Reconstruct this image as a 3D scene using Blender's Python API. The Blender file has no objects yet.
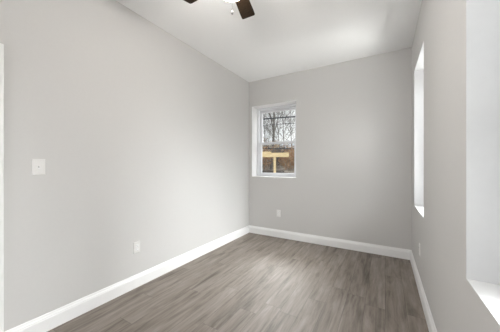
import bpy, bmesh, math, random
from mathutils import Vector, Matrix
C = bpy.context.scene.collection
sc = bpy.context.scene
random.seed(7)
PI = math.pi

# ---------------------------------------------------------------- camera
cam_d = bpy.data.cameras.new('camera'); cam = bpy.data.objects.new('camera', cam_d); C.objects.link(cam)
cam_d.sensor_width = 36.0; cam_d.lens = 229.2 / 500 * 36
cam.location = (0, 0, 1.21); cam.rotation_euler = (PI / 2, 0, math.radians(30.52))
cam_d.clip_start = 0.02; cam_d.clip_end = 300
sc.camera = cam

# ---------------------------------------------------------------- exposure
sc.view_settings.view_transform = 'Standard'; sc.view_settings.look = 'None'
sc.view_settings.gamma = 1; sc.view_settings.use_curve_mapping = False
sc.view_settings.exposure = 0.0

# ---------------------------------------------------------------- overcast sky
w = bpy.data.worlds.new('overcast_sky'); sc.world = w; w.use_nodes = True
nt = w.node_tree; bg = nt.nodes['Background']
tc = nt.nodes.new('ShaderNodeTexCoord'); nz = nt.nodes.new('ShaderNodeTexNoise'); cr = nt.nodes.new('ShaderNodeValToRGB')
nz.inputs['Scale'].default_value = 5; nz.inputs['Detail'].default_value = 4
cr.color_ramp.elements[0].position = .35; cr.color_ramp.elements[0].color = (.80, .83, .86, 1)
cr.color_ramp.elements[1].position = .62; cr.color_ramp.elements[1].color = (1, 1, 1, 1)
nt.links.new(tc.outputs['Generated'], nz.inputs['Vector']); nt.links.new(nz.outputs['Fac'], cr.inputs['Fac'])
nt.links.new(cr.outputs['Color'], bg.inputs['Color'])
bg.inputs['Strength'].default_value = 1.15

# ---------------------------------------------------------------- daylight through the windows, and added fill lamps
def area(name, loc, rot, sx, sy, watts, color):
    d = bpy.data.lights.new(name, 'AREA'); d.shape = 'RECTANGLE'; d.size = sx; d.size_y = sy
    d.energy = watts; d.color = color
    o = bpy.data.objects.new(name, d); C.objects.link(o); o.location = loc; o.rotation_euler = rot
    return o
DAY = (.97, .985, 1.0)
FAR, NEAR = (.47, 2.895, 1.55), (.47, .89, 1.55)      # middles of the two side windows
def light_panel(name, window, azimuth, elevation, dist, size, watts, spread, color=DAY):
    # a lamp for a bright patch of sky (below the horizon, an added ceiling fill) some metres off, facing one side window
    a, e = math.radians(azimuth), math.radians(elevation)
    d = Vector((math.cos(e) * math.cos(a), math.cos(e) * math.sin(a), math.sin(e)))
    o = area(name, Vector(window) + d * dist, (-d).to_track_quat('-Z', 'Y').to_euler(), size, size, watts, color)
    o.data.spread = math.radians(spread)
light_panel('sky_far_window_middle', FAR, 0, 25, 6, 3, 155, 60)
light_panel('sky_far_window_high', FAR, 0, 40, 6, 3, 50, 60)
light_panel('sky_far_window_north', FAR, 25, 25, 6, 3, 150, 60)
light_panel('sky_far_window_south', FAR, -25, 25, 6, 3, 24, 60)
light_panel('sky_far_window_low', FAR, 25, 5, 6, 3, 26, 60)
light_panel('ceiling_fill_far_window', FAR, 0, -38, 2.4, 1.5, 24, 90, (1, .99, .975))  # added upward fill from below the sill, brightens the ceiling
light_panel('ceiling_fill_far_window_south', FAR, -25, -38, 2.4, 1.5, 17, 90, (1, .99, .975))
light_panel('sky_near_window_low', NEAR, 25, 5, 6, 3, 32, 60)
light_panel('sky_near_window_south', NEAR, -25, 25, 6, 3, 25, 60)
light_panel('ceiling_fill_near_window', NEAR, -25, -38, 2.4, 1.5, 7, 90, (1, .99, .975))  # same added upward fill, at the near window
area('fill_front_opening', (-1.36, -1.5, 1.2), (math.radians(115), 0, 0), 1.3, 1.0, 17, (1.0, .985, .965))  # added fill lamp behind the camera, no such source known
# added fill lamp above the view, shining down through the end wall window onto the planks
o = area('floor_fill_end_window', (-3.1, 6.8, 4.6), (0, 0, 0), 1.9, 1.2, 72, DAY); o.data.spread = math.radians(60)
o.rotation_euler = Vector((2.0, -4.9, -4.4)).to_track_quat('-Z', 'Y').to_euler()

# ---------------------------------------------------------------- materials
def new_mat(name):
    m = bpy.data.materials.new(name); m.use_nodes = True
    return m, m.node_tree, m.node_tree.nodes['Principled BSDF']
def setp(b, color=None, rough=None, metal=None, spec=None):
    if color: b.inputs['Base Color'].default_value = (*color, 1)
    if rough is not None: b.inputs['Roughness'].default_value = rough
    if metal is not None: b.inputs['Metallic'].default_value = metal
    if spec is not None: b.inputs['Specular IOR Level'].default_value = spec
def noisy(name, c1, c2, scale, rough, bump=0, stretch=(1, 1, 1), spec=.5, detail=4, lo=.35, hi=.65):
    m, t, b = new_mat(name); setp(b, c1, rough, 0, spec)
    n = t.nodes; tc = n.new('ShaderNodeTexCoord'); mp = n.new('ShaderNodeMapping'); mp.inputs['Scale'].default_value = stretch
    nz = n.new('ShaderNodeTexNoise'); nz.inputs['Scale'].default_value = scale; nz.inputs['Detail'].default_value = detail
    r = n.new('ShaderNodeValToRGB')
    r.color_ramp.elements[0].position = lo; r.color_ramp.elements[0].color = (*c1, 1)
    r.color_ramp.elements[1].position = hi; r.color_ramp.elements[1].color = (*c2, 1)
    L = t.links.new
    L(tc.outputs['Object'], mp.inputs['Vector']); L(mp.outputs['Vector'], nz.inputs['Vector']); L(nz.outputs['Fac'], r.inputs['Fac'])
    L(r.outputs['Color'], b.inputs['Base Color'])
    if bump:
        bp = n.new('ShaderNodeBump'); bp.inputs['Strength'].default_value = bump; bp.inputs['Distance'].default_value = .002
        L(nz.outputs['Fac'], bp.inputs['Height']); L(bp.outputs['Normal'], b.inputs['Normal'])
    return m
WALL = noisy('greige_wall_paint', (.592, .584, .572), (.599, .591, .579), 60, .62, .04, spec=.3)
CEIL = noisy('white_ceiling_paint', (.865, .865, .86), (.875, .875, .87), 60, .8, .03, spec=.2)
WHITE = noisy('white_trim_paint', (.83, .83, .827), (.84, .84, .837), 30, .35, 0, spec=.45)
REVEAL = noisy('white_reveal_paint', (.71, .712, .715), (.72, .722, .725), 30, .5, 0, spec=.3)
VINYL = noisy('white_window_vinyl', (.73, .74, .765), (.75, .76, .785), 30, .35)
PLATE = noisy('white_cover_plastic', (.73, .72, .705), (.74, .73, .715), 40, .3)
DARKSLOT = noisy('socket_slot_black', (.03, .03, .03), (.04, .04, .04), 30, .6)
METAL, _t, _b = new_mat('screw_metal'); setp(_b, (.6, .6, .6), .35, 1)
BRONZE = noisy('dark_bronze_fan_metal', (.03, .022, .018), (.045, .033, .026), 50, .35)
BLADE = noisy('espresso_blade_wood', (.008, .005, .003), (.036, .022, .012), 18, .6, .1, stretch=(1.5, 14, 14), spec=.12)
CHAIN, _t, _b = new_mat('pale_chain_metal'); setp(_b, (.75, .73, .70), .3, .6)
KNOB = noisy('white_pull_knob', (.75, .73, .70), (.78, .76, .73), 30, .35)
BARK = noisy('grey_tree_bark', (.15, .14, .13), (.26, .245, .225), 14, .9, .3, stretch=(3, 3, .6))
TWIG = noisy('brown_twig_bark', (.30, .25, .20), (.46, .41, .35), 12, .9)
LEAF = noisy('dry_brown_leaves', (.36, .19, .09), (.56, .37, .21), 6, .8)
LEAFG = noisy('dull_tan_leaves', (.46, .40, .33), (.70, .64, .54), 6, .8)
LEAFD = noisy('dark_grey_brown_leaves', (.10, .085, .075), (.24, .205, .18), 6, .8)
LUMBER = noisy('new_yellow_lumber', (.66, .50, .26), (.79, .65, .40), 5, .6, .1, stretch=(1, 1, 8))
GROUND = noisy('leaf_litter_ground', (.13, .095, .07), (.60, .53, .45), 1.6, .95, .5, detail=9, lo=.42, hi=.6)
PAVE = noisy('pale_concrete_pavement', (.42, .41, .39), (.52, .51, .48), 4, .9, .2)
CABLE = noisy('weathered_black_cable', (.05, .055, .065), (.08, .085, .1), 10, .7)
SIDING = noisy('tan_siding', (.42, .36, .29), (.48, .42, .35), 2, .7)
ROOFM = noisy('pale_blue_roof', (.62, .68, .74), (.72, .77, .82), 3, .6)
DARKTIE = noisy('dark_weathered_timber', (.05, .042, .036), (.10, .08, .065), 9, .9)
DOORP = noisy('white_door_paint', (.78, .775, .765), (.79, .785, .775), 25, .4)

def glass_mat():
    m, t, b = new_mat('window_glass'); n = t.nodes; n.remove(b)
    tr = n.new('ShaderNodeBsdfTransparent'); tr.inputs['Color'].default_value = (.965, .975, .97, 1)
    gl = n.new('ShaderNodeBsdfGlossy'); gl.inputs['Roughness'].default_value = .02
    lw = n.new('ShaderNodeLayerWeight'); lw.inputs['Blend'].default_value = .5
    pw = n.new('ShaderNodeMath'); pw.operation = 'POWER'; pw.inputs[1].default_value = 4.5
    fr = n.new('ShaderNodeMath'); fr.operation = 'MULTIPLY_ADD'; fr.inputs[1].default_value = .6; fr.inputs[2].default_value = .035
    t.links.new(lw.outputs['Facing'], pw.inputs[0]); t.links.new(pw.outputs[0], fr.inputs[0])
    mx = n.new('ShaderNodeMixShader'); L = t.links.new
    L(fr.outputs[0], mx.inputs[0]); L(tr.outputs[0], mx.inputs[1]); L(gl.outputs[0], mx.inputs[2])
    L(mx.outputs[0], n['Material Output'].inputs['Surface'])
    return m
GLASS = glass_mat()
def bowl_mat():
    m, t, b = new_mat('frosted_glass_lit'); setp(b, (.9, .87, .8), .5)
    b.inputs['Emission Color'].default_value = (1.0, .955, .90, 1); b.inputs['Emission Strength'].default_value = 142.0
    return m
BOWL = bowl_mat()

def floor_mat():
    m, t, b = new_mat('grey_brown_vinyl_plank'); n = t.nodes; L = t.links.new
    tc = n.new('ShaderNodeTexCoord'); sx = n.new('ShaderNodeSeparateXYZ'); L(tc.outputs['Object'], sx.inputs[0])
    def M(op, a, c=None, d=None):
        k = n.new('ShaderNodeMath'); k.operation = op
        for i, v in enumerate((a, c, d)):
            if v is None: continue
            if isinstance(v, (int, float)): k.inputs[i].default_value = v
            else: L(v, k.inputs[i])
        return k.outputs[0]
    PW, PL = .152, 1.22
    u = M('DIVIDE', sx.outputs['X'], PW); row = M('FLOOR', u); fu = M('FRACT', u)
    wn = n.new('ShaderNodeTexWhiteNoise'); wn.noise_dimensions = '1D'; L(row, wn.inputs['W'])
    v = M('ADD', M('DIVIDE', sx.outputs['Y'], PL), wn.outputs['Value']); col = M('FLOOR', v); fv = M('FRACT', v)
    cb = n.new('ShaderNodeCombineXYZ'); L(row, cb.inputs[0]); L(col, cb.inputs[1])
    w2 = n.new('ShaderNodeTexWhiteNoise'); w2.noise_dimensions = '2D'; L(cb.outputs[0], w2.inputs['Vector'])
    rnd = w2.outputs['Value']
    # grain coordinates: long along the plank, shifted per plank
    g = n.new('ShaderNodeCombineXYZ')
    L(M('ADD', M('MULTIPLY', sx.outputs['X'], 30), M('MULTIPLY', rnd, 37)), g.inputs[0])
    L(M('ADD', M('MULTIPLY', sx.outputs['Y'], 2.2), M('MULTIPLY', rnd, 91)), g.inputs[1])
    nz = n.new('ShaderNodeTexNoise'); nz.inputs['Scale'].default_value = 1; nz.inputs['Detail'].default_value = 6
    nz.inputs['Roughness'].default_value = .62; nz.inputs['Distortion'].default_value = .6; L(g.outputs[0], nz.inputs['Vector'])
    g2 = n.new('ShaderNodeCombineXYZ')
    L(M('ADD', M('MULTIPLY', sx.outputs['X'], 10), M('MULTIPLY', rnd, 17)), g2.inputs[0])
    L(M('ADD', M('MULTIPLY', sx.outputs['Y'], 1.7), M('MULTIPLY', rnd, 53)), g2.inputs[1])
    n2 = n.new('ShaderNodeTexNoise'); n2.inputs['Scale'].default_value = 1; n2.inputs['Detail'].default_value = 8; n2.inputs['Roughness'].default_value = .66; n2.inputs['Distortion'].default_value = .8; L(g2.outputs[0], n2.inputs['Vector'])
    mixv = M('ADD', M('ADD', M('MULTIPLY', nz.outputs['Fac'], .46), M('MULTIPLY', n2.outputs['Fac'], .50)), M('MULTIPLY', rnd, .07))
    r = n.new('ShaderNodeValToRGB'); e = r.color_ramp.elements
    e[0].position = .37; e[0].color = (.098, .077, .062, 1)
    e[1].position = .66; e[1].color = (.315, .274, .240, 1)
    k = e.new(.49); k.color = (.200, .168, .142, 1)
    L(mixv, r.inputs['Fac'])
    gap = M('MINIMUM', M('MULTIPLY', M('MINIMUM', fu, M('SUBTRACT', 1, fu)), PW), M('MULTIPLY', M('MINIMUM', fv, M('SUBTRACT', 1, fv)), PL))
    gl = n.new('ShaderNodeMapRange'); gl.inputs['From Min'].default_value = .0004; gl.inputs['From Max'].default_value = .0018
    gl.inputs['To Min'].default_value = .45; gl.inputs['To Max'].default_value = 1; L(gap, gl.inputs['Value'])
    mx = n.new('ShaderNodeMix'); mx.data_type = 'RGBA'; mx.blend_type = 'MULTIPLY'; mx.inputs['Factor'].default_value = 1
    L(r.outputs['Color'], mx.inputs['A']); L(gl.outputs['Result'], mx.inputs['B'])
    L(mx.outputs['Result'], b.inputs['Base Color'])
    b.inputs['Roughness'].default_value = .60; b.inputs['Specular IOR Level'].default_value = .7
    bp = n.new('ShaderNodeBump'); bp.inputs['Strength'].default_value = .12; bp.inputs['Distance'].default_value = .001
    L(nz.outputs['Fac'], bp.inputs['Height']); L(bp.outputs['Normal'], b.inputs['Normal'])
    return m
FLOOR = floor_mat()

# ---------------------------------------------------------------- helpers
def tag(o, label=None, cat=None, group=None, kind=None):
    for k, v in (('label', label), ('category', cat), ('group', group), ('kind', kind)):
        if v: o[k] = v
    return o
def empty(name, loc=(0, 0, 0), rz=0):
    o = bpy.data.objects.new(name, None); C.objects.link(o); o.location = loc; o.rotation_euler = (0, 0, rz); o.empty_display_size = .1
    return o
def obj(name, bm, mats, parent=None, smooth=False, bevel=0):
    bmesh.ops.recalc_face_normals(bm, faces=bm.faces)
    me = bpy.data.meshes.new(name); bm.to_mesh(me); bm.free()
    for m in (mats if isinstance(mats, (list, tuple)) else [mats]): me.materials.append(m)
    if smooth:
        for p in me.polygons: p.use_smooth = True
    o = bpy.data.objects.new(name, me); C.objects.link(o)
    if parent: o.parent = parent
    if bevel:
        md = o.modifiers.new('bevel', 'BEVEL'); md.width = bevel; md.segments = 2; md.limit_method = 'ANGLE'
    return o
def box(bm, lo, hi, mi=0):
    vs = [bm.verts.new((x, y, z)) for z in (lo[2], hi[2]) for y in (lo[1], hi[1]) for x in (lo[0], hi[0])]
    for f in ((0, 2, 3, 1), (4, 5, 7, 6), (0, 1, 5, 4), (2, 6, 7, 3), (0, 4, 6, 2), (1, 3, 7, 5)):
        bm.faces.new([vs[i] for i in f]).material_index = mi
def lathe(bm, prof, seg=32, c=(0, 0)):
    rings = []
    for r, z in prof:
        if r < 1e-5: rings.append([bm.verts.new((c[0], c[1], z))])
        else: rings.append([bm.verts.new((c[0] + r * math.cos(2 * PI * i / seg), c[1] + r * math.sin(2 * PI * i / seg), z)) for i in range(seg)])
    for a, b in zip(rings, rings[1:]):
        for i in range(seg):
            j = (i + 1) % seg
            if len(a) == 1 and len(b) == 1: continue
            if len(a) == 1: bm.faces.new((a[0], b[i], b[j]))
            elif len(b) == 1: bm.faces.new((a[i], b[0], a[j]))
            else: bm.faces.new((a[i], b[i], b[j], a[j]))
def tube(bm, pts, rads, seg=6, cap=True):
    rings = []; up = Vector((.31, .17, .93))
    for i, p in enumerate(pts):
        p = Vector(p); a = Vector(pts[max(0, i - 1)]); b = Vector(pts[min(len(pts) - 1, i + 1)])
        t = (b - a).normalized(); s = t.cross(up)
        if s.length < .05: s = t.cross(Vector((1, 0, 0)))
        s.normalize(); u = s.cross(t)
        rings.append([bm.verts.new(p + rads[i] * (math.cos(2 * PI * k / seg) * s + math.sin(2 * PI * k / seg) * u)) for k in range(seg)])
    for a, b in zip(rings, rings[1:]):
        for i in range(seg):
            j = (i + 1) % seg; bm.faces.new((a[i], a[j], b[j], b[i]))
    if cap:
        bm.faces.new(rings[0]); bm.faces.new(rings[-1])

# ---------------------------------------------------------------- room shell
XL, XR, YB, YF, H = -2.145, .293, 3.603, -1.10, 2.74
TO, TI = .36, .13               # outer masonry walls, inner partition
def wall(name, place, inner, outer, u0, u1, holes, z0=0.0, z1=H, reveal=WHITE):
    """A wall slab with rectangular openings; place(u, d, z) gives world coordinates. Faces of the openings take the second material."""
    us = sorted({u0, u1, *[h[0] for h in holes], *[h[1] for h in holes]}); zs = sorted({z0, z1, *[h[2] for h in holes], *[h[3] for h in holes]})
    solid = lambda i, j: 0 <= i < len(us) - 1 and 0 <= j < len(zs) - 1 and not any(
        h[0] < (us[i] + us[i + 1]) / 2 < h[1] and h[2] < (zs[j] + zs[j + 1]) / 2 < h[3] for h in holes)
    bm = bmesh.new(); cache = {}
    def V(u, d, z):
        k = (u, d, z)
        if k not in cache: cache[k] = bm.verts.new(place(u, d, z))
        return cache[k]
    def F(vs, mi): bm.faces.new(vs).material_index = mi
    for i in range(len(us) - 1):
        for j in range(len(zs) - 1):
            if not solid(i, j): continue
            a, b, c, d = us[i], us[i + 1], zs[j], zs[j + 1]
            F([V(a, inner, c), V(b, inner, c), V(b, inner, d), V(a, inner, d)], 0)
            F([V(a, outer, c), V(b, outer, c), V(b, outer, d), V(a, outer, d)], 0)
            for (di, dj, e) in ((-1, 0, ((a, c), (a, d))), (1, 0, ((b, c), (b, d))), (0, -1, ((a, c), (b, c))), (0, 1, ((a, d), (b, d)))):
                if not solid(i + di, j + dj):
                    edge = not (0 <= i + di < len(us) - 1 and 0 <= j + dj < len(zs) - 1)
                    (p, q), (r, s) = e
                    F([V(p, inner, q), V(r, inner, s), V(r, outer, s), V(p, outer, q)], 0 if edge else 1)
    return tag(obj(name, bm, [WALL, reveal]), kind='structure')
ax_x = lambda u, d, z: (d, u, z)    # slab whose faces look along x
ax_y = lambda u, d, z: (u, d, z)
W1 = (-2.084, -1.251, 1.02, 2.286)          # back wall window: x0, x1, z0, z1
W2 = (2.515, 3.275, .752, 2.315)            # far window in the right wall: y0, y1
W3 = (.49, 1.287, .738, 2.315)              # near window in the right wall
D1 = (-.41, .398, 0.0, 1.928)                # doorway in the left wall
OPEN = (-2.06, -.66, 0.0, 2.35)             # opening added in the unseen wall behind the camera, lets the fill in
wall('wall_left', ax_x, XL, XL - TI, YF - TI, YB + TO, [D1])
wall('wall_right', ax_x, XR, XR + TO, YF - TI, YB + TO, [W2, W3], reveal=REVEAL)
wall('wall_back', ax_y, YB, YB + TO, XL, XR, [W1])
wall('wall_front', ax_y, YF, YF - TI, XL, XR, [OPEN])
bm = bmesh.new(); box(bm, (XL - TI, YF - TI, -.12), (XR + TO, YB + TO, 0)); tag(obj('floor', bm, FLOOR), kind='structure')
bm = bmesh.new(); box(bm, (XL - TI, YF - TI, H), (XR + TO, YB + TO, H + .12)); tag(obj('ceiling', bm, CEIL), kind='structure')

# baseboards: a moulded profile (thickness, height) swept along each wall, mitred at the corners
PROF = [(0, 0), (.017, 0), (.017, .092), (.0145, .097), (.0145, .104), (.009, .113), (.0075, .122), (.004, .127), (0, .127)]
def baseboard(name, p0, p1, nrm, m0, m1):
    """p0, p1 along the wall foot; m0, m1 = 1 where that end is mitred into an inside corner."""
    p0, p1 = Vector(p0), Vector(p1); d = (p1 - p0).normalized(); nv = Vector(nrm)
    bm = bmesh.new(); A = []; B = []
    for t, h in PROF:
        A.append(bm.verts.new((*(p0 + nv * t + d * t * m0), h))); B.append(bm.verts.new((*(p1 + nv * t - d * t * m1), h)))
    for i in range(len(PROF)):
        j = (i + 1) % len(PROF); bm.faces.new((A[i], A[j], B[j], B[i]))
    bm.faces.new(A); bm.faces.new(B)
    return tag(obj(name, bm, WHITE), kind='structure')
CW = .071
baseboard('baseboard_left', (XL, D1[1] + CW), (XL, YB), (1, 0), 0, 1)
baseboard('baseboard_back', (XL, YB), (XR, YB), (0, -1), 1, 1)
baseboard('baseboard_right', (XR, YB), (XR, YF), (-1, 0), 1, 1)
baseboard('baseboard_front', (XR, YF), (OPEN[1], YF), (0, 1), 1, 0)

# door casing and door in the left wall
def door():
    d = tag(empty('door_1', (XL, 0, 0)), kind='structure'); d.location = (0, 0, 0)
    bm = bmesh.new(); x0, x1 = XL, XL + .018
    zt = D1[3] + CW
    for (a, b) in ((D1[1], D1[1] + CW), (D1[0] - CW, D1[0])):
        box(bm, (x0, a, 0), (x1, b, zt))
        box(bm, (x1, a + .008, 0), (x1 + .004, b - .02, zt - .008))
    box(bm, (x0, D1[0], D1[3]), (x1, D1[1], zt))
    obj('casing', bm, WHITE, d, bevel=.003)
    bm = bmesh.new(); xa, xb = XL - .075, XL - .04
    box(bm, (xa, D1[0] + .004, .008), (xb, D1[1] - .004, D1[3] - .004))
    for (za, zb) in ((.2, .95), (1.1, 1.8)):
        for (ya, yb) in ((-.31, -.04), (.04, .30)): box(bm, (xb, ya, za), (xb + .006, yb, zb))
    slab = obj('door_slab', bm, DOORP, d, bevel=.003)
    bm = bmesh.new(); bmesh.ops.create_uvsphere(bm, u_segments=20, v_segments=12, radius=.027, matrix=Matrix.Translation((xb + .055, -.34, .95)))
    tube(bm, [(xb, -.34, .95), (xb + .04, -.34, .95)], [.024, .011], 16)
    obj('door_knob', bm, METAL, slab, True)
door()

# ---------------------------------------------------------------- double-hung windows
def window(name, place, wd, u0, u1, z0, z1, d0):
    """Frame, two sashes with glass; d0 = depth of the frame's room face from the wall face."""
    e = tag(empty(name), kind='structure')
    def bx(bm, u, v, d, mi=0):
        a, b = place(u[0], d[0], v[0]), place(u[1], d[1], v[1])
        box(bm, tuple(map(min, a, b)), tuple(map(max, a, b)), mi)
    def ring(bm, a, b, c, d, wl, wb, wt, dd):
        bx(bm, (a, a + wl), (c, d), dd); bx(bm, (b - wl, b), (c, d), dd)
        bx(bm, (a + wl, b - wl), (c, c + wb), dd); bx(bm, (a + wl, b - wl), (d - wt, d), dd)
    fw = .042
    bm = bmesh.new()
    ring(bm, u0, u1, z0, z1, fw, .026, .038, (d0, d0 + .085))
    # parting stops that divide the two sash tracks
    for (a, b) in ((u0 + fw, u0 + fw + .012), (u1 - fw - .012, u1 - fw)): bx(bm, (a, b), (z0 + .026, z1 - .038), (d0 + .040, d0 + .046))
    obj('frame', bm, VINYL, e, bevel=.002)
    zm = z0 + (z1 - z0) * .478
    a, b = u0 + fw, u1 - fw
    bm = bmesh.new(); ring(bm, a + .002, b - .002, z0 + .027, zm + .022, .055, .040, .036, (d0 + .006, d0 + .038))
    lo = obj('lower_sash', bm, VINYL, e, bevel=.002)
    bm = bmesh.new(); bx(bm, (a + .057, b - .057), (z0 + .067, zm - .014), (d0 + .019, d0 + .024)); obj('glass', bm, GLASS, lo)
    um = (a + b) / 2
    bm = bmesh.new(); bx(bm, (um - .03, um + .03), (zm + .022, zm + .034), (d0 + .010, d0 + .034)); bx(bm, (um - .012, um + .02), (zm + .034, zm + .042), (d0 + .014, d0 + .028))
    obj('sash_lock', bm, VINYL, lo, bevel=.002)
    bm = bmesh.new(); ring(bm, a + .002, b - .002, zm - .018, z1 - .040, .050, .038, .048, (d0 + .047, d0 + .079))
    up = obj('upper_sash', bm, VINYL, e, bevel=.002)
    bm = bmesh.new(); bx(bm, (a + .052, b - .052), (zm + .020, z1 - .088), (d0 + .060, d0 + .065)); obj('glass', bm, GLASS, up)
    return e
window('window_1', lambda u, d, z: (u, YB + d, z), 0, *W1, .185)
window('window_2', lambda u, d, z: (XR + d, u, z), 0, *W2, .185)
window('window_3', lambda u, d, z: (XR + d, u, z), 0, *W3, .185)

# ---------------------------------------------------------------- switch and outlets (built facing +y_local, placed by rotation)
def plate_bm(w_, h_):
    bm = bmesh.new(); t = .006; b = .004
    lo = [bm.verts.new((sx * w_ / 2, 0, sz * h_ / 2)) for sx, sz in ((-1, -1), (1, -1), (1, 1), (-1, 1))]
    mi = [bm.verts.new((sx * w_ / 2, -.002, sz * h_ / 2)) for sx, sz in ((-1, -1), (1, -1), (1, 1), (-1, 1))]
    hi = [bm.verts.new((sx * (w_ / 2 - b), -t, sz * (h_ / 2 - b))) for sx, sz in ((-1, -1), (1, -1), (1, 1), (-1, 1))]
    for A, B in ((lo, mi), (mi, hi)):
        for i in range(4): bm.faces.new((A[i], A[(i + 1) % 4], B[(i + 1) % 4], B[i]))
    bm.faces.new(lo); bm.faces.new(hi)
    return bm
def screw(z, parent):
    bm = bmesh.new(); tube(bm, [(0, -.006, z), (0, -.0075, z)], [.0035, .003], 12)
    box(bm, (-.0028, -.0078, z - .0004), (.0028, -.0075, z + .0004)); obj('screw', bm, PLATE, parent)
def light_switch(loc, rz):
    e = tag(empty('light_switch', loc, rz), 'white toggle light switch at shoulder height on the long blank wall', 'light switch')
    obj('cover_plate', plate_bm(.073, .116), PLATE, e)
    bm = bmesh.new(); box(bm, (-.0055, -.008, -.012), (.0055, -.006, .012)); obj('toggle_surround', bm, WHITE, e)
    bm = bmesh.new()
    vs = [bm.verts.new(p) for p in ((-.0045, -.006, -.009), (.0045, -.006, -.009), (.0045, -.006, .005), (-.0045, -.006, .005),
                                    (-.0035, -.019, .004), (.0035, -.019, .004), (.0035, -.017, .011), (-.0035, -.017, .011))]
    for f in ((0, 1, 2, 3), (4, 5, 6, 7), (0, 1, 5, 4), (1, 2, 6, 5), (2, 3, 7, 6), (3, 0, 4, 7)): bm.faces.new([vs[i] for i in f])
    obj('toggle', bm, WHITE, e)
    screw(.041, e); screw(-.041, e)
    return e
def outlet(loc, rz, label):
    e = tag(empty('wall_outlet', loc, rz), label, 'electrical outlet', 'duplex outlets above the baseboard')
    obj('cover_plate', plate_bm(.071, .115), PLATE, e)
    for s in (1, -1):
        z = s * .0195; bm = bmesh.new(); pts = []
        for k in range(24):
            a = 2 * PI * k / 24; pts.append((max(-.0145, min(.0145, .0172 * math.cos(a))), .0142 * math.sin(a)))
        A = [bm.verts.new((x, -.006, z + q)) for x, q in pts]; B = [bm.verts.new((x, -.0082, z + q)) for x, q in pts]
        for i in range(24): bm.faces.new((A[i], A[(i + 1) % 24], B[(i + 1) % 24], B[i]))
        bm.faces.new(A); bm.faces.new(B)
        r = obj('receptacle', bm, WHITE, e)
        bm = bmesh.new()
        box(bm, (-.0072, -.0086, z - .001), (-.0055, -.0082, z + .0075)); box(bm, (.0055, -.0086, z), (.0072, -.0082, z + .0068))
        tube(bm, [(0, -.0082, z - .0075), (0, -.0086, z - .0075)], [.0026, .0026], 10)
        obj('slots', bm, DARKSLOT, r)
    screw(0, e)
    return e
light_switch((XL, .648, 1.203), PI / 2)
outlet((XL, 1.403, .395), PI / 2, 'white duplex outlet low on the long blank wall below the light switch')
outlet((-1.560, YB, .405), 0, 'white duplex outlet low on the end wall beneath the window with trees outside')
outlet((XR, 2.765, .395), -PI / 2, 'white duplex outlet low on the wall of deep recesses, under the tall narrow recess')

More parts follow.
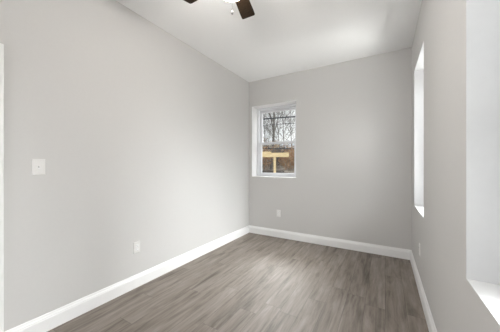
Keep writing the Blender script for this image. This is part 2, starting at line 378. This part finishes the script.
# ---------------------------------------------------------------- ceiling fan
def fan(cx, cy):
    e = tag(empty('ceiling_fan', (cx, cy, H)), 'dark brown five-blade ceiling fan with lit frosted bowl under the ceiling', 'ceiling fan')
    z = lambda v: v - H
    bm = bmesh.new(); lathe(bm, [(0, z(H)), (.07, z(H)), (.07, z(2.72)), (.055, z(2.69)), (.03, z(2.68)), (0, z(2.68))], 36); obj('canopy', bm, BRONZE, e, True)
    bm = bmesh.new(); tube(bm, [(0, 0, z(2.685)), (0, 0, z(2.60))], [.0125, .0125], 16); obj('downrod', bm, BRONZE, e, True)
    bm = bmesh.new(); lathe(bm, [(0, z(2.615)), (.04, z(2.615)), (.085, z(2.60)), (.10, z(2.575)), (.10, z(2.535)), (.085, z(2.515)), (.06, z(2.50)), (.058, z(2.455)), (.075, z(2.448)), (.075, z(2.436)), (0, z(2.436))], 40)
    hs = obj('motor_housing', bm, BRONZE, e, True)
    bm = bmesh.new(); lathe(bm, [(.074, z(2.436)), (.088, z(2.430)), (.092, z(2.415)), (.086, z(2.388)), (.068, z(2.364)), (.040, z(2.350)), (.012, z(2.346)), (0, z(2.346))], 40)
    obj('light_bowl', bm, BOWL, e, True)
    # pull chain from the fitter rim, past the bowl, with its knob
    kx, ky = .104, 0.0
    a = math.radians(-52); kx, ky = .108 * math.cos(a), .108 * math.sin(a)
    bm = bmesh.new(); tube(bm, [(kx * .7, ky * .7, z(2.442)), (kx, ky, z(2.438)), (kx, ky, z(2.185))], [.0009] * 3, 6)
    ch = obj('pull_chain', bm, CHAIN, e)
    bm = bmesh.new(); lathe(bm, [(0, z(2.181)), (.003, z(2.180)), (.0062, z(2.175)), (.0078, z(2.168)), (.0075, z(2.164)), (0, z(2.164))], 16, (kx, ky)); obj('knob', bm, KNOB, ch, True)
    bm = bmesh.new(); lathe(bm, [(0, z(2.1638)), (.0065, z(2.1638)), (.005, z(2.158)), (0, z(2.157))], 16, (kx, ky)); obj('knob_cap', bm, METAL, ch, True)
    # five pitched blades with a bracket each
    for k in range(5):
        az = math.radians(106 + 72 * k); pitch = math.radians(-11)
        R = Matrix.Rotation(az, 4, 'Z') @ Matrix.Translation((0, 0, z(2.497))) @ Matrix.Rotation(pitch, 4, 'X')
        r0, r1 = .135, .452; pts = []
        def hw(r): return .046 + .012 * min(1, (r - r0) / (r1 - r0) * 1.2)
        N = 10
        side = [(r0 + (r1 - .012 - r0) * i / N, hw(r0 + (r1 - r0) * i / N)) for i in range(N + 1)]
        tip = [(r1 - .004, .054), (r1, .046)]
        pts = side + tip; loop = [(x, y) for x, y in pts] + [(x, -y) for x, y in reversed(pts)]
        bm = bmesh.new(); t = .0035
        A = [bm.verts.new(R @ Vector((x, y, -t))) for x, y in loop]; B = [bm.verts.new(R @ Vector((x, y, t))) for x, y in loop]
        for i in range(len(loop)): j = (i + 1) % len(loop); bm.faces.new((A[i], A[j], B[j], B[i]))
        bm.faces.new(A); bm.faces.new(B)
        bl = obj('blade', bm, BLADE, e)
        bm = bmesh.new()
        arm = [(.075, .016), (.12, .012), (.15, .026), (.20, .030), (.215, .018)]
        loop = arm + [(x, -y) for x, y in reversed(arm)]
        A = [bm.verts.new(R @ Vector((x, y, t + .0005))) for x, y in loop]; B = [bm.verts.new(R @ Vector((x, y, t + .0065))) for x, y in loop]
        for i in range(len(loop)): j = (i + 1) % len(loop); bm.faces.new((A[i], A[j], B[j], B[i]))
        bm.faces.new(A); bm.faces.new(B); obj('blade_bracket', bm, BRONZE, bl)
    return e
fan(-.89, 1.265)

# ---------------------------------------------------------------- outside: rising yard, trees, brush, lumber rail, cables, house
def gz(x, y):
    s = min(1, max(0, (y - 4.6) / 2.2)); s = s * s * (3 - 2 * s)
    return -.35 + 1.27 * s + max(0, y - 7) * .030 + .05 * math.sin(x * 1.7 + y * .6) * s
bm = bmesh.new(); nx, ny = 50, 60; g = []
for j in range(ny + 1):
    y = YB + TO + .02 + 66 * (j / ny) ** 1.6
    g.append([bm.verts.new((x, y, gz(x, y))) for x in [-36 + 60 * i / nx for i in range(nx + 1)]])
for j in range(ny):
    for i in range(nx): bm.faces.new((g[j][i], g[j][i + 1], g[j + 1][i + 1], g[j + 1][i]))
tag(obj('ground', bm, GROUND, smooth=True), kind='structure')
bm = bmesh.new(); box(bm, (XR + TO + .01, -9, -.55), (14, YB + TO, -.36)); tag(obj('pavement', bm, PAVE), kind='structure')
def spot(bearing, dist):
    b = math.radians(bearing); x, y = dist * math.sin(b), dist * math.cos(b)
    return x, y, gz(x, y)

def limb(bm, p, d, length, r, rng, taper=.55, n=5, wob=.12, lift=.04):
    pts = [p.copy()]; rs = [r]
    for i in range(n):
        d = (d + Vector((rng.uniform(-wob, wob), rng.uniform(-wob, wob), rng.uniform(-wob, wob) + lift))).normalized()
        p = p + d * length / n; pts.append(p.copy()); rs.append(r * (1 - (1 - taper) * (i + 1) / n))
    tube(bm, pts, rs, 6 if r > .03 else 4, False)
    return pts, rs, d
def tree(bearing, dist, h, r, lean, seed, label, levels=4, group=None):
    rng = random.Random(seed); x, y, zg = spot(bearing, dist)
    e = tag(empty('bare_tree', (x, y, zg)), label, 'tree', group)
    bt = bmesh.new(); bb = bmesh.new()
    pts, rs, d = limb(bt, Vector((0, 0, -.1)), Vector((lean[0], lean[1], 1)).normalized(), h * .62, r, rng, .5, 9, .06, .03)
    def grow(pts, rs, d, length, lev):
        if lev == 0: return
        m = len(pts); k = {4: 7, 3: 5, 2: 4, 1: 3}[lev]
        for q in range(k):
            i = min(m - 1, max(1, int(m * (.34 + .66 * (q + rng.random() * .6) / k)))) if lev == 4 else min(m - 1, 1 + int((m - 1) * (q + rng.random()) / k))
            ax = d.cross(Vector((rng.uniform(-1, 1), rng.uniform(-1, 1), rng.uniform(-.3, .3)))).normalized()
            nd = (Matrix.Rotation(math.radians(rng.uniform(25, 58)), 3, ax) @ d + Vector((0, 0, .12))).normalized()
            rr = max(.006, rs[i] * rng.uniform(.42, .62)); ll = length * rng.uniform(.7, 1.1)
            a, b_, c_ = limb(bb, pts[i], nd, ll, rr, rng, .45, 4, .2, .05)
            grow(a, b_, c_, ll * .62, lev - 1)
        if lev == 4:
            a, b_, c_ = limb(bb, pts[-1], d, h * .34, rs[-1], rng, .3, 5, .15); grow(a, b_, c_, length * .6, 2)
    grow(pts, rs, d, h * .36, levels)
    obj('trunk', bt, BARK, e, True); obj('branches', bb, BARK, e, True)
    return e
TG = 'slim bare trees beyond the window'
tree(-25.3, 12.0, 7.5, .075, (.12, -.02), 11, 'bare tree with the thickest forked trunk seen through the upper pane', 4)
slim = 'slim bare grey tree standing behind the lumber rail outside the window'
for k, (b, dist, h, r) in enumerate(((-27.8, 19, 6.0, .045), (-26.5, 27, 7, .05), (-23.0, 23, 6.5, .05), (-21.6, 17, 5.4, .045), (-19.9, 25, 7.0, .055))):
    tree(b, dist, h, r, (random.uniform(-.15, .15), random.uniform(-.1, .1)), 30 + k, slim, 4, TG)

def shrub(bearing, dist, h, rad, seed, leaf, label, group):
    rng = random.Random(seed); x, y, zg = spot(bearing, dist)
    e = tag(empty('brush_shrub', (x, y, zg)), label, 'shrub', group)
    bs = bmesh.new(); bl = bmesh.new()
    for k in range(20):
        a = rng.uniform(0, 2 * PI); sp = rng.uniform(.1, .75)
        d = Vector((math.cos(a) * sp, math.sin(a) * sp, 1)).normalized(); hh = h * rng.uniform(.6, 1)
        p0 = Vector((math.cos(a) * rad * .25 * rng.random(), math.sin(a) * rad * .25 * rng.random(), -.05))
        pts, rs, dd = limb(bs, p0, d, hh, .012, rng, .35, 5, .2, .02)
        for q in range(4):
            i = rng.randint(1, 4); nd = (dd + Vector((rng.uniform(-.8, .8), rng.uniform(-.8, .8), rng.uniform(-.1, .6)))).normalized()
            p2, _, _ = limb(bs, pts[i], nd, hh * .4, .006, rng, .4, 3, .2)
            for c in p2[1:]:
                for _k in range(3):
                    o = c + Vector((rng.gauss(0, .05), rng.gauss(0, .05), rng.gauss(0, .05)))
                    u = Vector((rng.uniform(-1, 1), rng.uniform(-1, 1), rng.uniform(-1, 1))).normalized(); v = u.orthogonal().normalized(); s = rng.uniform(.03, .08)
                    bl.faces.new([bl.verts.new(o + u * s), bl.verts.new(o + v * s * .5), bl.verts.new(o - u * s), bl.verts.new(o - v * s * .5)])
    obj('stems', bs, TWIG, e); obj('leaves', bl, leaf, e)
    return e
SG = 'leafy brown shrubs in the yard'
for k, (b, dist, h, rad) in enumerate(((-27.4, 11.5, 1.3, .6), (-26.0, 13.5, 1.5, .7), (-24.0, 12.5, 1.2, .6), (-22.6, 14.0, 1.5, .7), (-28.2, 15.0, 1.6, .7), (-25.0, 17, 1.7, .8), (-22.0, 18, 1.8, .8), (-23.4, 21, 2.0, .9), (-26.6, 20, 2.0, .9), (-20.2, 19.5, 1.9, .8), (-28.3, 21, 2.3, 1.0), (-27.2, 22.5, 2.3, 1.0), (-25.9, 22, 2.3, 1.0), (-24.6, 23, 2.3, 1.0))):
    shrub(b, dist, h, rad, 70 + k, (LEAF, LEAFG, LEAFD)[k % 3], 'brown winter shrub with dry leaves in the brush behind the lumber rail', SG)
shrub(-20.3, 10.2, 1.0, .6, 99, LEAF, 'rust brown shrub just past the free end of the lumber rail', None)

# new lumber rail on posts
def rail():
    x, y, zg = spot(-24.35, 7.9)
    e = tag(empty('lumber_rail', (x, y, zg), math.radians(24)), 'new yellow lumber rail on a post, outside the end wall window', 'fence')
    top = 1.66 - zg
    def post(px):
        bm = bmesh.new(); box(bm, (px - .043, -.043, -.2), (px + .043, .043, top - .004)); obj('post', bm, LUMBER, e, bevel=.004)
    post(0); post(-1.35)
    bm = bmesh.new(); box(bm, (-1.5, -.083, top - .145), (.47, -.045, top)); obj('rail_board', bm, LUMBER, e, bevel=.003)
    bm = bmesh.new(); box(bm, (-1.5, -.10, top + .001), (-.12, .05, top + .04)); obj('cap_board', bm, LUMBER, e, bevel=.003)
rail()
# dark timbers lying at the foot of the bank
x, y, zg = spot(-27.0, 9.3)
bm = bmesh.new(); tube(bm, [(-.9, .03, .05), (-.3, 0, .055), (.35, .02, .05), (.8, 0, .045)], [.055, .06, .055, .05], 12)
o = tag(obj('fallen_log', bm, DARKTIE, smooth=False), 'dark fallen log lying on the leaf litter behind the lumber rail', 'log'); o.location = (x, y, zg); o.rotation_euler = (0, 0, .4)

# overhead cables crossing the view
def cable(name, p0, p1, r, sag, label):
    p0, p1 = Vector(p0), Vector(p1); N = 24; bm = bmesh.new()
    tube(bm, [p0.lerp(p1, i / N) - Vector((0, 0, sag * 4 * (i / N) * (1 - i / N))) for i in range(N + 1)], [r] * (N + 1), 8)
    return tag(obj(name, bm, CABLE, smooth=True), label, 'cable')
cable('overhead_cable', (-12.6, 8.0, 3.40), (4.6, 12.6, 3.77), .032, .05, 'thick dark overhead cable crossing high behind the upper pane')
cable('overhead_cable', (-12.6, 8.0, 3.09), (4.6, 12.6, 3.46), .011, .05, 'thin grey overhead cable strung just below the thickest cable')
cable('overhead_cable', (-12.6, 8.0, 2.38), (4.6, 12.6, 1.74), .026, .03, 'dark low cable crossing the lower pane above the lumber rail')

# pale house among the trees
def house():
    x, y, zg = spot(-18.0, 31)
    e = tag(empty('distant_house', (x, y, zg), math.radians(18)), 'tan house with pale blue roof half hidden by bare trees', 'house')
    bm = bmesh.new(); box(bm, (-2.6, 0, -.3), (2.6, 5, 1.95)); obj('house_wall', bm, SIDING, e)
    bm = bmesh.new(); v = [bm.verts.new(p) for p in ((-2.9, -.3, 1.95), (2.9, -.3, 1.95), (2.9, 5.3, 1.95), (-2.9, 5.3, 1.95), (-2.9, 2.5, 2.75), (2.9, 2.5, 2.75))]
    for f in ((0, 1, 5, 4), (2, 3, 4, 5), (0, 4, 3), (1, 2, 5), (0, 3, 2, 1)): bm.faces.new([v[i] for i in f])
    obj('house_roof', bm, ROOFM, e)
    for k in (-1.4, .9):
        bm = bmesh.new(); box(bm, (k - .35, -.03, .7), (k + .35, 0, 1.6)); obj('house_window', bm, DARKTIE, e)
house()
